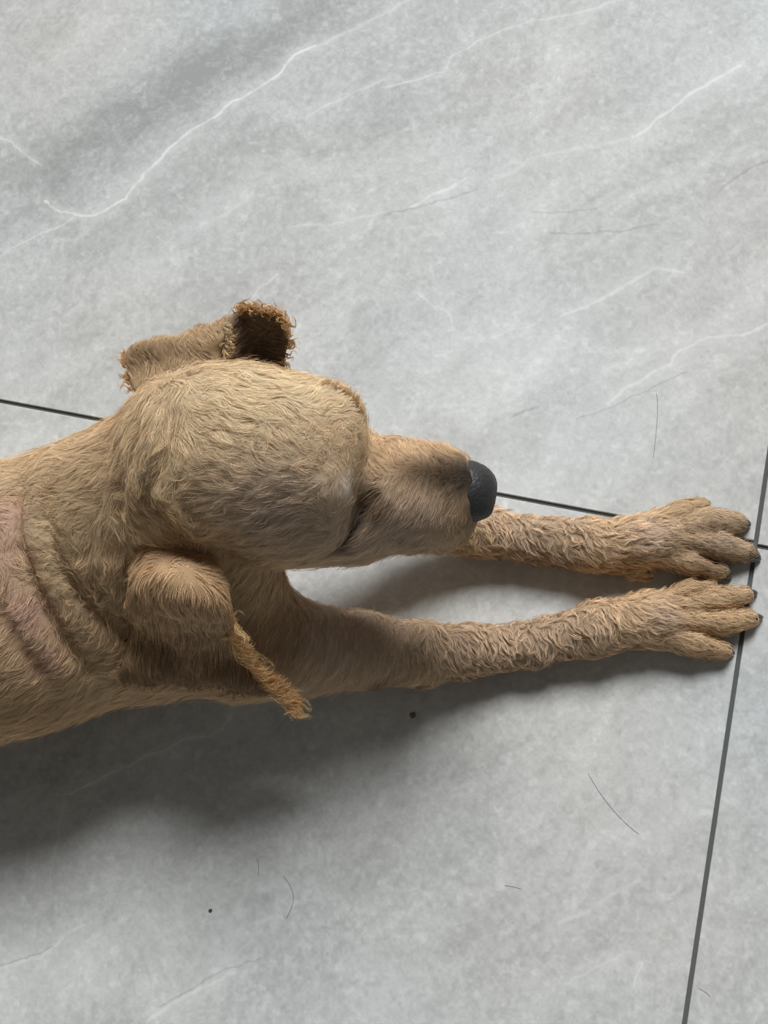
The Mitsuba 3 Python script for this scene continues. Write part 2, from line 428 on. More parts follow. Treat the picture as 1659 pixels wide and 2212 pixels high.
# skin folds on the neck, brow and shoulder: ridges and creases that follow the surface
FOLDS = [  # points in the picture, half width and height in mm (negative: a crease)
    ([(112, 995), (78, 1060), (60, 1115), (72, 1180), (94, 1235), (122, 1280), (160, 1330), (200, 1370)], 7.0, 3.6),
    ([(60, 1050), (46, 1100), (48, 1150), (60, 1205), (80, 1260), (108, 1320), (150, 1390), (205, 1450)], 3.0, -4.2),
    ([(10, 1070), (8, 1150), (22, 1230), (50, 1310), (90, 1380), (140, 1440)], 6.5, 3.0),
    ([(-40, 1100), (-40, 1200), (-10, 1300), (40, 1390), (90, 1450)], 3.0, -3.0),
    ([(118, 1050), (104, 1110), (112, 1170), (132, 1225), (168, 1285)], 3.0, -2.0),
    ([(150, 1235), (200, 1310), (280, 1385)], 2.6, -2.6), ([(178, 1225), (222, 1300), (285, 1352)], 3.0, 2.2), ([(195, 1240), (236, 1318), (285, 1340)], 2.4, -2.6),
    ([(130, 1270), (180, 1345), (260, 1410)], 4.0, 2.0), ([(215, 1215), (255, 1280), (285, 1315)], 3.5, 2.0),
    ([(338, 905), (328, 955), (316, 1005), (300, 1045)], 4.5, 3.0), ([(300, 900), (294, 960), (280, 1020), (262, 1055)], 2.8, -2.4), ([(368, 900), (362, 960), (350, 1010), (325, 1055)], 3.0, -2.4),
    ([(272, 1060), (258, 1110), (268, 1170), (282, 1240)], 2.6, -3.0), ([(295, 1060), (290, 1110), (302, 1160)], 4.0, 2.2),
    ([(318, 1075), (350, 1110), (385, 1150), (405, 1192)], 2.6, -3.4), ([(340, 1060), (385, 1105), (425, 1150)], 4.5, 2.0), ([(300, 1175), (345, 1185), (400, 1198)], 2.4, -2.2),
    ([(806, 1072), (786, 1098), (768, 1138), (752, 1166), (728, 1192)], 2.6, -3.6), ([(745, 1075), (725, 1120), (705, 1160)], 6.0, 1.6), ([(815, 1110), (790, 1150), (765, 1195)], 4.5, 1.2),
    ([(960, 1018), (900, 1022), (850, 1020)], 5.0, 1.0), ([(800, 1000), (790, 1040), (790, 1080)], 5.0, -1.4),
    ([(795, 935), (840, 948), (870, 955)], 6.0, -2.6), ([(910, 955), (950, 965)], 6.0, 1.0), ([(615, 800), (645, 822), (675, 828)], 5.0, -2.2), ([(735, 840), (765, 880)], 5.0, 1.4),
    ([(1480, 1287), (1545, 1272)], 1.4, -2.0), ([(1470, 1318), (1540, 1318), (1600, 1312)], 1.5, -2.6), ([(1470, 1358), (1540, 1372), (1590, 1390)], 1.8, -3.0),
    ([(1470, 1126), (1530, 1112)], 1.4, -2.0), ([(1480, 1152), (1550, 1152)], 1.5, -2.6), ([(1480, 1190), (1530, 1205), (1580, 1225)], 1.7, -3.0),
]
lines = [np.array([body.hit(*p) for p in pts]) for pts, w, h in FOLDS]
for (pts, w, h), q in zip(FOLDS, lines):
    body.emboss(q, w * 0.001, h * (0.00125 if abs(h) > 1.9 and w >= 2.4 else 0.001))
# soft lumps of the coat
body_lid = np.array([body.hit(*p) + ray(*p) * 0.0004 for p in [(800, 1084), (782, 1104), (766, 1140), (752, 1166), (732, 1188)]])
nz = np.argwhere(np.abs(body.g) < 0.012)
pw = body.lo + nz * body.res
lump = (meshkit.fbm(pw * 70, 3, 2) - 0.5) * 0.0022 + (meshkit.fbm(pw * 190, 2, 7) - 0.5) * 0.0014
body.g[tuple(nz.T)] -= lump.astype(np.float32)
# flat under side: nothing below the tiles
zg = body.ax[2][None, None, :]
body.g = np.maximum(body.g, (0.0003 - zg).astype(np.float32) * np.ones_like(body.g))
body_mesh = body.mesh()
parts_ = body_mesh.split(only_watertight=False)
body_mesh = max(parts_, key=lambda m: len(m.faces))


def vnormals(m):
    v, f = np.asarray(m.vertices), np.asarray(m.faces)
    n = np.zeros_like(v)
    fn = np.cross(v[f[:, 1]] - v[f[:, 0]], v[f[:, 2]] - v[f[:, 0]])
    for k in range(3):
        np.add.at(n, f[:, k], fn)
    return n / np.maximum(np.linalg.norm(n, axis=1, keepdims=True), 1e-12)


# ------------------------------------------------------------------ ears: thick curved flaps
def flap(grid, thick, relief=0.006, nu=70, nv=60):
    """grid[i][j] = point, i from the root to the free edge, j from the back edge to the front edge"""
    G = np.array(grid)
    a, b = np.linspace(0, 1, G.shape[0]), np.linspace(0, 1, G.shape[1])
    u, v = np.linspace(0, 1, nu), np.linspace(0, 1, nv)
    S = np.stack([RectBivariateSpline(a, b, G[..., k], kx=min(3, len(a) - 1), ky=min(3, len(b) - 1))(u, v) for k in range(3)], -1)
    N = np.cross(np.gradient(S, axis=0), np.gradient(S, axis=1))
    N /= np.linalg.norm(N, axis=-1, keepdims=True)
    S = S + N * ((meshkit.fbm(S * 85, 2, 31) - 0.5) * relief)[..., None]
    U, Vv = np.meshgrid(u, v, indexing='ij')
    edge = np.minimum(np.minimum(Vv, 1 - Vv) * 6, (1 - U) * 6).clip(0, 1)
    th = thick * (0.35 + 0.65 * np.sqrt(1 - (1 - edge) ** 2))[..., None]
    top, bot = (S + N * th / 2).reshape(-1, 3), (S - N * th / 2).reshape(-1, 3)
    idx = np.arange(nu * nv).reshape(nu, nv)
    q = np.stack([idx[:-1, :-1], idx[1:, :-1], idx[1:, 1:], idx[:-1, 1:]], -1).reshape(-1, 4)
    o = nu * nv
    F_ = [q[:, [0, 1, 2]], q[:, [0, 2, 3]], q[:, [2, 1, 0]] + o, q[:, [3, 2, 0]] + o]
    rim = np.concatenate([idx[0, :], idx[1:, -1], idx[-1, -2::-1], idx[-2:0:-1, 0]])
    r2 = np.roll(rim, -1)
    F_ += [np.stack([rim, r2 + o, r2], 1)[:, ::-1], np.stack([rim, rim + o, r2 + o], 1)[:, ::-1]]
    m = trimesh.Trimesh(np.vstack([top, bot]), np.vstack(F_), process=False)
    trimesh.repair.fix_normals(m)
    return m, S, N


def row(*pts):
    return [at(*p) for p in pts]


def over(px, py, z, gap):
    """a point of an ear: at height z, or gap above the coat where that is higher"""
    q = body.hit(px, py) - ray(px, py) * gap
    return q if q[2] > z else at(px, py, z)


def tuck(px, py, deep):
    return body.hit(px, py) + ray(px, py) * deep


ear_r = [
    [tuck(305, 1168, .004), tuck(355, 1160, .004), tuck(410, 1158, .004), tuck(468, 1165, .004)],
    [over(288, 1222, .13, .004), over(350, 1208, .13, .007), over(415, 1208, .13, .008), over(474, 1218, .13, .005)],
    [over(278, 1290, .128, .006), over(350, 1282, .150, .014), over(425, 1288, .155, .016), over(488, 1312, .136, .006)],
    [over(284, 1355, .104, .004), over(360, 1360, .112, .005), over(445, 1375, .114, .006), over(522, 1390, .103, .006)],
    [over(268, 1420, .090, .005), over(360, 1425, .098, .008), over(460, 1440, .098, .010), over(556, 1452, .089, .008)],
    [over(262, 1472, .074, .004), over(370, 1470, .080, .005), over(480, 1485, .078, .006), over(592, 1502, .073, .008)],
]
ear_l = [
    [tuck(320, 875, .006), tuck(370, 845, .006), tuck(420, 825, .007), tuck(465, 815, .007), tuck(500, 812, .010), tuck(550, 815, .016), tuck(595, 825, .020)],
    row((288, 832, 0.147), (350, 805, 0.159), (420, 778, 0.164), (474, 768, 0.164), (505, 785, 0.146), (562, 795, 0.135), (610, 800, 0.133)),
    row((280, 800, 0.143), (350, 768, 0.157), (425, 745, 0.163), (484, 732, 0.167), (520, 745, 0.150), (575, 745, 0.143), (620, 760, 0.143)),
    row((276, 776, 0.137), (342, 740, 0.156), (412, 731, 0.154), (490, 700, 0.165), (525, 704, 0.155), (577, 706, 0.152), (618, 728, 0.152)),
    row((286, 762, 0.127), (340, 736, 0.141), (410, 724, 0.143), (498, 686, 0.159), (530, 676, 0.163), (575, 682, 0.162), (606, 704, 0.161)),
]
er_m, er_S, er_N = flap(ear_r, 0.0036)
el_m, el_S, el_N = flap(ear_l, 0.0036, 0.008)

# ------------------------------------------------------------------ coat colours (by place on the animal)
APR, LIT, GREY, ORG, BRN, PINK, DRK, SKIN = (s2l(*c) for c in ((194, 168, 134), (214, 194, 160), (184, 164, 148), (182, 148, 112), (124, 98, 74), (200, 164, 150), (52, 44, 40), (178, 156, 136)))
INNER = s2l(104, 88, 78)
PAINT = [  # landmark pixel, radius px, colour, strength
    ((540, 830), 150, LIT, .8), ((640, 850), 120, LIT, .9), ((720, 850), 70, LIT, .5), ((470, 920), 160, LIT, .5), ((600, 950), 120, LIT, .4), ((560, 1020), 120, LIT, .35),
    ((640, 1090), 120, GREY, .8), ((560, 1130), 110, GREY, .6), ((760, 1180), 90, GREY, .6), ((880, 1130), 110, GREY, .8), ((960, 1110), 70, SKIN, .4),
    ((700, 970), 90, APR, .6), ((860, 990), 70, ORG, .5), ((960, 985), 60, ORG, .6), ((1000, 1080), 50, ORG, .5),
    ((130, 1100), 90, APR * .85, .6), ((170, 1050), 80, APR * .85, .6),
    ((15, 1120), 50, PINK, .75), ((0, 1200), 45, PINK, .6), ((60, 1330), 52, PINK, .75), ((30, 1280), 36, PINK, .4), ((110, 1420), 44, PINK, .6),
    ((80, 1140), 40, LIT, .5), ((110, 1250), 40, LIT, .4),
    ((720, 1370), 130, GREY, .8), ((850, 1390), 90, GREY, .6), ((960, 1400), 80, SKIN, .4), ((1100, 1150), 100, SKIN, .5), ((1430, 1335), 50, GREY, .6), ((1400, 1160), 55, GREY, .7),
    ((1150, 1390), 130, SKIN * .85, .6), ((1290, 1355), 70, SKIN * .9, .5), ((1000, 1400), 90, SKIN * .85, .5), ((1200, 1165), 120, SKIN * .9, .5), ((1560, 1340), 80, ORG * 1.05, .35), ((1560, 1170), 80, GREY * .8, .6), ((1480, 1270), 50, ORG, .4), ((1530, 1220), 60, BRN * 1.4, .5),
    ((752, 1058), 30, s2l(196, 186, 176), .8), ((792, 1090), 36, BRN * .3, .95), ((820, 1102), 34, BRN * .6, .85), ((770, 1130), 20, DRK, .8), ((736, 1182), 22, DRK, .85), ((690, 1215), 40, LIT * .9, .5), ((830, 975), 30, ORG, .4),
    ((1018, 1030), 52, DRK, .95), ((990, 1028), 44, DRK, .9), ((955, 1022), 34, BRN * .25, .92), ((922, 1016), 28, BRN * .35, .88), ((893, 1012), 24, BRN * .5, .8), ((868, 1012), 18, BRN * .8, .6), ((1025, 1105), 36, BRN * .4, .8), ((1020, 1090), 26, BRN * .7, .6), ((970, 1095), 14, BRN * .8, .4),
    ((838, 1203), 14, DRK, .8), ((825, 1480), 30, BRN * .6, .8), ((790, 880), 40, BRN * 1.2, .6), ((300, 1000), 40, LIT, .4), ((400, 1590), 120, ORG, .3), ((60, 1560), 120, ORG, .5),
]
pl = [(body.hit(*p), r, c, s) for p, r, c, s in PAINT]


def coat(p):
    c = np.tile(APR, (len(p), 1))
    c = c * (0.92 + 0.2 * meshkit.fbm(p * 45, 3, 3))[:, None]
    for q, r, col, s in pl:
        w = s * np.exp(-((p - q) ** 2).sum(1) / (r * mpp(q)) ** 2)
        c = c * (1 - w[:, None]) + col * w[:, None]
    return c


FLOW = [  # where the hair grows, and towards where
    ((450, 930), (560, 990)), ((540, 830), (640, 850)), ((600, 900), (700, 940)), ((600, 1000), (500, 960)), ((480, 1020), (400, 990)), ((640, 1060), (560, 1060)),
    ((690, 850), (740, 800)), ((740, 880), (790, 860)), ((640, 1130), (540, 1190)), ((560, 1130), (470, 1180)), ((720, 1100), (700, 1050)), ((700, 1215), (600, 1260)),
    ((850, 980), (830, 930)), ((950, 980), (930, 920)), ((870, 1060), (840, 1120)), ((950, 1090), (930, 1160)), ((820, 1150), (770, 1200)), ((900, 1150), (860, 1200)), ((790, 1000), (740, 960)),
    ((130, 1080), (60, 1090)), ((200, 980), (130, 1000)), ((80, 1140), (150, 1130)), ((110, 1250), (180, 1230)), ((330, 950), (300, 1010)), ((350, 1140), (390, 1200)), ((200, 1230), (180, 1300)),
    ((60, 1330), (0, 1380)), ((100, 1450), (30, 1500)), ((60, 1560), (-40, 1580)), ((300, 1480), (200, 1500)), ((0, 1100), (-80, 1110)),
    ((650, 1330), (640, 1420)), ((720, 1400), (690, 1480)), ((850, 1380), (830, 1460)), ((1000, 1380), (1040, 1440)), ((1150, 1370), (1180, 1430)), ((1300, 1330), (1330, 1380)),
    ((1400, 1330), (1470, 1335)), ((1520, 1340), (1620, 1340)), ((1500, 1280), (1580, 1270)), ((1500, 1390), (1570, 1405)), ((1100, 1140), (1130, 1200)), ((1250, 1160), (1290, 1210)),
    ((1390, 1160), (1460, 1160)), ((1520, 1175), (1610, 1190)), ((1480, 1110), (1530, 1090)), ((1480, 1215), (1560, 1240)), ((1000, 1150), (1020, 1190)),
    ((-300, 1300), (-420, 1310)), ((-700, 1350), (-850, 1360)),
]
fl_p, fl_d = [], []
for a, b in FLOW:
    p = body.hit(*a)
    q = at(b[0], b[1], p[2])
    fl_p.append(p); fl_d.append((q - p) / np.linalg.norm(q - p))
fl_p, fl_d = np.array(fl_p), np.array(fl_d)


def flow(p):
    d2 = ((p[:, None, :] - fl_p[None]) ** 2).sum(2)
    w = 1 / (d2 + 0.006 ** 2) ** 2
    return (w[:, :, None] * fl_d[None]).sum(1) / w.sum(1)[:, None]


def wave(p, f, seed):
    return np.stack([meshkit.fbm(p * f, 2, seed + 3 * k) - 0.5 for k in range(3)], 1) * 2


def grow(V, N, roots, rn, length, dirs, curl, freq, lift, clump, col, tip, width, nseg=5, clump_n=6, seed=0, flat=0.75):
    """hair strands that leave the roots and run along the surface (V, N); returns one mesh of slim ribbons and its vertex colours"""
    r = np.random.default_rng(seed)
    n = len(roots)
    tree = cKDTree(V)
    pts = [roots - rn * 0.0003]
    p = roots.copy()
    d0 = dirs(roots) if callable(dirs) else dirs
    d0 = d0 + r.normal(0, 0.16, (n, 3))
    hi = 0.5 + r.random(n)
    step = (length / nseg)[:, None]
    for s in range(nseg):
        _, i = tree.query(p)
        nn = N[i]
        h = ((p - V[i]) * nn).sum(1)
        g = d0 + curl[:, None] * wave(p, freq, seed * 50 + 5)
        g = g - (g * nn).sum(1)[:, None] * nn
        g /= np.maximum(np.linalg.norm(g, axis=1, keepdims=True), 1e-6)
        want = lift * math.sin(math.pi * min(0.5, (s + 1) / nseg)) * (0.55 + 0.45 * (s + 1) / nseg) * hi
        p = p + g * step
        _, i = tree.query(p)
        h = ((p - V[i]) * N[i]).sum(1)
        p = p + N[i] * (want - h)[:, None]
        pts.append(p.copy())
    X = np.stack(pts, 1)
    # locks: strands lean to the strand at the middle of their lock
    K = max(1, n // clump_n)
    lead = r.choice(n, K, replace=False)
    _, own = cKDTree(roots[lead]).query(roots)
    own = lead[own]
    t = np.linspace(0, 1, nseg + 1)[None, :, None]
    off = X - X[own]
    pull = clump[:, None, None] * np.clip(t * 1.25, 0, 1) ** 0.8
    X = X - off * pull
    # ribbons
    tang = np.gradient(X, axis=1)
    tang /= np.maximum(np.linalg.norm(tang, axis=2, keepdims=True), 1e-9)
    side = np.cross(tang, rn[:, None, :] * flat + r.normal(0, 0.45, (n, 1, 3)))
    side /= np.maximum(np.linalg.norm(side, axis=2, keepdims=True), 1e-9)
    w = width * (0.7 + 0.6 * r.random(n))[:, None, None] * (1 - 0.55 * t[:, :-1])
    Lf, Rt = X[:, :-1] - side[:, :-1] * w / 2, X[:, :-1] + side[:, :-1] * w / 2
    m = nseg
    verts = np.concatenate([np.stack([Lf, Rt], 2).reshape(n, 2 * m, 3), X[:, -1:]], 1)
    f = []
    for k in range(m - 1):
        f += [(2 * k, 2 * k + 1, 2 * k + 3), (2 * k, 2 * k + 3, 2 * k + 2)]
    f += [(2 * m - 2, 2 * m - 1, 2 * m)]
    f = (np.array(f)[None] + (np.arange(n) * (2 * m + 1))[:, None, None]).reshape(-1, 3)
    # colour: per lock and per strand, paler towards the tip
    kc = r.normal(0, 1, n)
    tone = 1 + (0.05 + 0.17 * clump) * kc[own] + 0.06 * r.normal(0, 1, n)
    c0 = col * np.clip(tone, 0.6, 1.4)[:, None]
    tt = np.concatenate([np.repeat(np.linspace(0, 1, m + 1)[:m], 2), [1.0]])
    cc = c0[:, None, :] * ((1 - tip) + 2 * tip * tt)[None, :, None]
    bend = np.cross(side, tang)
    bend = bend * np.sign((bend * rn[:, None, :]).sum(2, keepdims=True) + 1e-9)
    sn = rn[:, None, :] * 0.62 + bend * 0.38
    vn = np.concatenate([np.repeat(sn[:, :-1], 2, axis=1) + np.stack([-side[:, :-1], side[:, :-1]], 2).reshape(n, 2 * m, 3) * 0.35, sn[:, -1:]], 1)
    vn /= np.maximum(np.linalg.norm(vn, axis=2, keepdims=True), 1e-9)
    return (verts.reshape(-1, 3), f), np.clip(cc, 0, 0.95).reshape(-1, 3), vn.reshape(-1, 3)


def hair_shape(v, f, c, n):
    path = meshkit.write_ply((v, f), False, color=c, normals=n)
    return {'type': 'ply', 'filename': path, 'face_normals': False, 'bsdf': {'type': 'ref', 'id': 'hair_mat'}}


def joined(parts):
    vs, fs, cs, ns, o = [], [], [], [], 0
    for part in parts:
        (v, f), c = part[:2]
        if len(part) > 2:
            ns.append(part[2])
        else:
            ns.append(vnormals(trimesh.Trimesh(v, f, process=False)))
        vs.append(v); fs.append(f + o); cs.append(c); o += len(v)
    return np.vstack(vs), np.vstack(fs), np.vstack(cs), np.vstack(ns)


VC = {'type': 'mesh_attribute', 'name': 'vertex_color'}
scene['hair_mat'] = {'type': 'twosided', 'bsdf': {'type': 'principled', 'base_color': VC, 'roughness': 0.6, 'specular': 0.12, 'sheen': 0.15}}
scene['skin_mat'] = {'type': 'twosided', 'bsdf': {'type': 'principled', 'base_color': VC, 'roughness': 0.75, 'specular': 0.15}}

# body skin
bn = vnormals(body_mesh)
bv = np.asarray(body_mesh.vertices)
bc = coat(bv)
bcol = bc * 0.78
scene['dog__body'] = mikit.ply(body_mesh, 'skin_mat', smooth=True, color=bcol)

# body hair
fa = body_mesh.area_faces
fc = body_mesh.triangles_center
fnrm = body_mesh.face_normals
px_of = (fc - EYE)
pz = px_of @ FWD
pxx, pyy = W / 2 + F * (px_of @ RIGHT) / pz, H / 2 - F * (px_of @ UP) / pz
near = (pxx > -260) & (fc[:, 2] > 0.002) & (fnrm[:, 2] > -0.75)
NOSE_AT = hp(113, 0, -8)
bare = np.linalg.norm(fc - NOSE_AT, axis=1) < 0.0130
_lid = CubicSpline(np.linspace(0, 1, 5), body_lid)(np.linspace(0, 1, 30))
slit = cKDTree(_lid).query(fc)[0] < 0.0020
dens = fa * np.where(near, 1.0, 0.22) * ~bare * ~slit
legs = (fc[:, 2] < 0.045) & (fc @ RIGHT > at(880, 1300)[0])
dens = dens * np.where(legs, 1.8, 1.0)
NH = 190000
pick = rng.choice(len(fa), NH, p=dens / dens.sum())
uvw = rng.dirichlet((1, 1, 1), NH)
tri = body_mesh.triangles[pick]
roots = (tri * uvw[:, :, None]).sum(1)
rn = (bn[body_mesh.faces[pick]] * uvw[:, :, None]).sum(1)
rn /= np.linalg.norm(rn, axis=1, keepdims=True)


def region(p, items, base):
    """a number per point, blended from landmarks"""
    v = np.full(len(p), base)
    for px, r, val in items:
        q = body.hit(*px)
        w = np.exp(-((p - q) ** 2).sum(1) / (r * mpp(q)) ** 2)
        v = v * (1 - w) + val * w
    return v


LEN = region(roots, [((900, 1070), 170, .0045), ((720, 1140), 110, .006), ((130, 1100), 100, .0045), ((740, 1380), 170, .0055), ((1540, 1340), 110, .0035), ((1540, 1180), 110, .0035), ((500, 960), 160, .0105), ((60, 1330), 80, .005), ((1150, 1390), 160, .008), ((1200, 1160), 160, .008)], 0.0085)
LEN *= 0.75 + 0.5 * rng.random(NH)
CURL = region(roots, [((900, 1080), 170, .45), ((720, 1140), 110, .35), ((130, 1100), 90, .4), ((740, 1380), 170, .4), ((1540, 1340), 110, .3), ((1540, 1180), 110, .3), ((520, 960), 190, 1.0), ((1150, 1390), 180, 1.6), ((1200, 1160), 180, 1.6), ((200, 1250), 90, 1.3)], 1.0)
CLUMP = region(roots, [((900, 1080), 170, .3), ((720, 1140), 110, .35), ((130, 1100), 90, .2), ((740, 1380), 170, .25), ((1150, 1390), 190, .8), ((1200, 1160), 190, .8), ((1540, 1340), 110, .35), ((1540, 1180), 110, .35), ((220, 1290), 110, .8), ((90, 1200), 60, .7)], 0.5)
def ramp(x, a, b):
    return np.clip((x - a) / (b - a), 0, 1)


lx = roots[:, 0]
p_curl = ramp(lx, at(840, 1400)[0], at(1010, 1400)[0]) * ramp(-lx, -at(1470, 1300)[0], -at(1370, 1300)[0]) * (roots[:, 2] < 0.05)
curly = rng.random(NH) < p_curl
fly = (rng.random(NH) < 0.045) & ~curly & (lx < at(1400, 1300)[0])
wavy_at = region(roots, [((650, 1020), 110, 1.0), ((520, 1060), 110, .9), ((830, 1000), 60, 1.0), ((330, 1080), 90, .9), ((210, 1260), 90, 1.0), ((330, 950), 50, .9), ((90, 1180), 60, .7), ((480, 960), 90, .6)], 0.12)
wavy = (rng.random(NH) < wavy_at) & ~curly & ~fly
base = ~curly & ~fly & ~wavy
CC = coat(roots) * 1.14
CC = CC * (1 + 0.14 * curly)[:, None]


def tufted(m, curl, freq, lift, clump, width, length, seed, tip=0.09, n=6):
    return grow(bv, bn, roots[m], rn[m], LEN[m] * length, flow, CURL[m] * curl, freq, lift, np.clip(CLUMP[m] * clump, 0, .9), CC[m], tip, width, seed=seed, clump_n=n)


BODY_HAIRS = [tufted(base, 1.0, 120, 0.0012, 1.0, 0.00017, 1.0, 1), tufted(fly, 1.3, 150, 0.0034, 0.2, 0.00013, 0.9, 2),
              tufted(curly, 1.25, 260, 0.0022, 1.0, 0.00017, 0.85, 3, 0.14, 9), tufted(wavy, 1.1, 210, 0.0021, 1.3, 0.00017, 0.85, 4, 0.13, 9)]


# ears
def ear(key, m, S, N, outer_sign, colour, n, lengths, towards, fringe):
    v, f = np.asarray(m.vertices), np.asarray(m.faces)
    nn = vnormals(m)
    col = colour(v, nn)
    scene[key] = mikit.ply(m, 'skin_mat', smooth=True, color=col * 0.7)
    a = m.area_faces
    pk = rng.choice(len(a), n, p=a / a.sum())
    q = rng.dirichlet((1, 1, 1), n)
    rt = (m.triangles[pk] * q[:, :, None]).sum(1)
    rr = (nn[f[pk]] * q[:, :, None]).sum(1)
    rr /= np.linalg.norm(rr, axis=1, keepdims=True)
    parts = [grow(v, nn, rt, rr, lengths * (0.7 + 0.6 * rng.random(n)), towards, np.full(n, 0.5), 90, 0.0012, np.full(n, 0.45), colour(rt, rr) * 1.15, 0.15, 0.00021, seed=3)]
    parts += fringe()
    scene[key + '__fur'] = hair_shape(*joined(parts))


def locks(edge, out, n, length, col, spread, curl, width=0.00026, radius=0.0022, seed=4, turns=1.0, m=12):
    """curly locks of hair along the edge: each lock a bundle of strands around a wavy centre line"""
    r = np.random.default_rng(seed)
    parts = []
    for i in range(n):
        t = (i + r.random()) / n * (len(edge) - 1)
        k = min(int(t), len(edge) - 2)
        o = edge[k] + (edge[k + 1] - edge[k]) * (t - k)
        d = out[k] + (out[k + 1] - out[k]) * (t - k)
        d = d / np.linalg.norm(d) + r.normal(0, spread, 3)
        d /= np.linalg.norm(d)
        L = length * (0.6 + 0.8 * r.random())
        e1 = np.cross(d, r.normal(0, 1, 3)); e1 /= np.linalg.norm(e1)
        e2 = np.cross(d, e1)
        s = np.linspace(0, 1, 8)
        ph = r.random() * 6.28
        A = curl * L * s
        cen = o + d * (s * L)[:, None] + e1 * (A * np.cos(ph + s * 6.28 * turns))[:, None] + e2 * (A * np.sin(ph + s * 6.28 * turns))[:, None]
        ang, rad = r.random(m) * 6.28, radius * np.sqrt(r.random(m))
        rad = rad[:, None] * (0.45 + 0.75 * s ** 0.8)[None] * (0.6 + 0.8 * r.random((m, 1)))
        off = e1 * np.cos(ang)[:, None] + e2 * np.sin(ang)[:, None]
        ends = 0.55 + 0.45 * r.random(m)
        X = np.stack([np.stack([np.interp(s * e_, s, cen[:, k]) for k in range(3)], -1) for e_ in ends]) + off[:, None, :] * rad[:, :, None] + r.normal(0, 0.00015, (m, 8, 3))
        tang = np.gradient(X, axis=1)
        side = np.cross(tang, off[:, None, :] + r.normal(0, .4, (m, 1, 3)))
        side /= np.maximum(np.linalg.norm(side, axis=2, keepdims=True), 1e-9)
        w = width * (0.7 + 0.6 * r.random(m))[:, None, None] * (1 - 0.4 * s[None, :-1, None])
        Lf, Rt = X[:, :-1] - side[:, :-1] * w / 2, X[:, :-1] + side[:, :-1] * w / 2
        verts = np.concatenate([np.stack([Lf, Rt], 2).reshape(m, 14, 3), X[:, -1:]], 1)
        f = []
        for j in range(6):
            f += [(2 * j, 2 * j + 1, 2 * j + 3), (2 * j, 2 * j + 3, 2 * j + 2)]
        f += [(12, 13, 14)]
        f = (np.array(f)[None] + (np.arange(m) * 15)[:, None, None]).reshape(-1, 3)
        c = col * (1 + 0.12 * r.normal()) * np.clip(1 + 0.14 * r.normal(0, 1, (m, 1, 1)), .5, 1.5) * np.concatenate([np.repeat(np.linspace(.75, 1.15, 8)[:7], 2), [1.15]])[None, :, None]
        parts.append(((verts.reshape(-1, 3), f), np.clip(c, 0, .95).reshape(-1, 3)))
    return parts


def rope(path, n, length, radius, col, wavy, seed, width=0.0003):
    """strands that run along the path in a twisting bundle: the combed-out fringe of an ear"""
    r = np.random.default_rng(seed)
    t = np.concatenate([[0], np.cumsum(np.linalg.norm(np.diff(path, axis=0), axis=1))])
    cs = CubicSpline(t, path)
    parts, k = [], 9
    t0 = r.random(n) * (t[-1] - 0.3 * length)
    L = length * (0.5 + r.random(n))
    s = np.linspace(0, 1, k)
    L = np.minimum(L, t[-1] + 0.003 - t0)
    tt = t0[:, None] + L[:, None] * s[None]
    X = cs(tt)
    own = (t0 / t[-1] * 16 + r.random(n) * 2.5).astype(int)
    ph = own * 2.4
    a1, a2 = r.normal(0, 0.45, n), r.normal(0, 0.45, n)
    R = np.interp(tt / t[-1], *radius)
    lx = R * (0.75 * np.cos(ph[:, None] + wavy * s * 6.28) + a1[:, None])
    ly = R * (0.75 * np.sin(ph[:, None] + wavy * s * 6.28) + a2[:, None])
    tan = np.gradient(X, axis=1)
    tan /= np.maximum(np.linalg.norm(tan, axis=2, keepdims=True), 1e-9)
    e1 = np.cross(tan, -FWD); e1 /= np.linalg.norm(e1, axis=2, keepdims=True)
    e2 = np.cross(e1, tan)
    X = X + e1 * lx[..., None] + e2 * ly[..., None]
    tan = np.gradient(X, axis=1)
    side = np.cross(tan, r.normal(0, 1, (n, 1, 3)))
    side /= np.maximum(np.linalg.norm(side, axis=2, keepdims=True), 1e-9)
    w = width * (0.7 + 0.6 * r.random(n))[:, None, None] * (1 - 0.4 * s[None, :-1, None])
    verts = np.concatenate([np.stack([X[:, :-1] - side[:, :-1] * w / 2, X[:, :-1] + side[:, :-1] * w / 2], 2).reshape(n, 2 * (k - 1), 3), X[:, -1:]], 1)
    f = []
    for j in range(k - 2):
        f += [(2 * j, 2 * j + 1, 2 * j + 3), (2 * j, 2 * j + 3, 2 * j + 2)]
    f += [(2 * k - 4, 2 * k - 3, 2 * k - 2)]
    f = (np.array(f)[None] + (np.arange(n) * (2 * k - 1))[:, None, None]).reshape(-1, 3)
    tone = (1 + 0.14 * np.sin(own * 7.7))[:, None, None] * np.clip(1 + 0.12 * r.normal(0, 1, (n, 1, 1)), .5, 1.5)
    c = col * tone * np.concatenate([np.repeat(np.linspace(.8, 1.15, k)[:k - 1], 2), [1.15]])[None, :, None]
    return ((verts.reshape(-1, 3), f), np.clip(c, 0, .95).reshape(-1, 3))


def ear_r_col(p, n_):
    u = np.clip((p @ UP - at(380, 1190, .155) @ UP) / (at(380, 1480, .068) @ UP - at(380, 1190, .155) @ UP), 0, 1)[:, None]
    c = (ORG * 0.75 + APR * 0.45) * (1 - u) + BRN * 1.0 * u
    return c * (0.85 + 0.3 * meshkit.fbm(p * 90, 3, 21))[:, None]


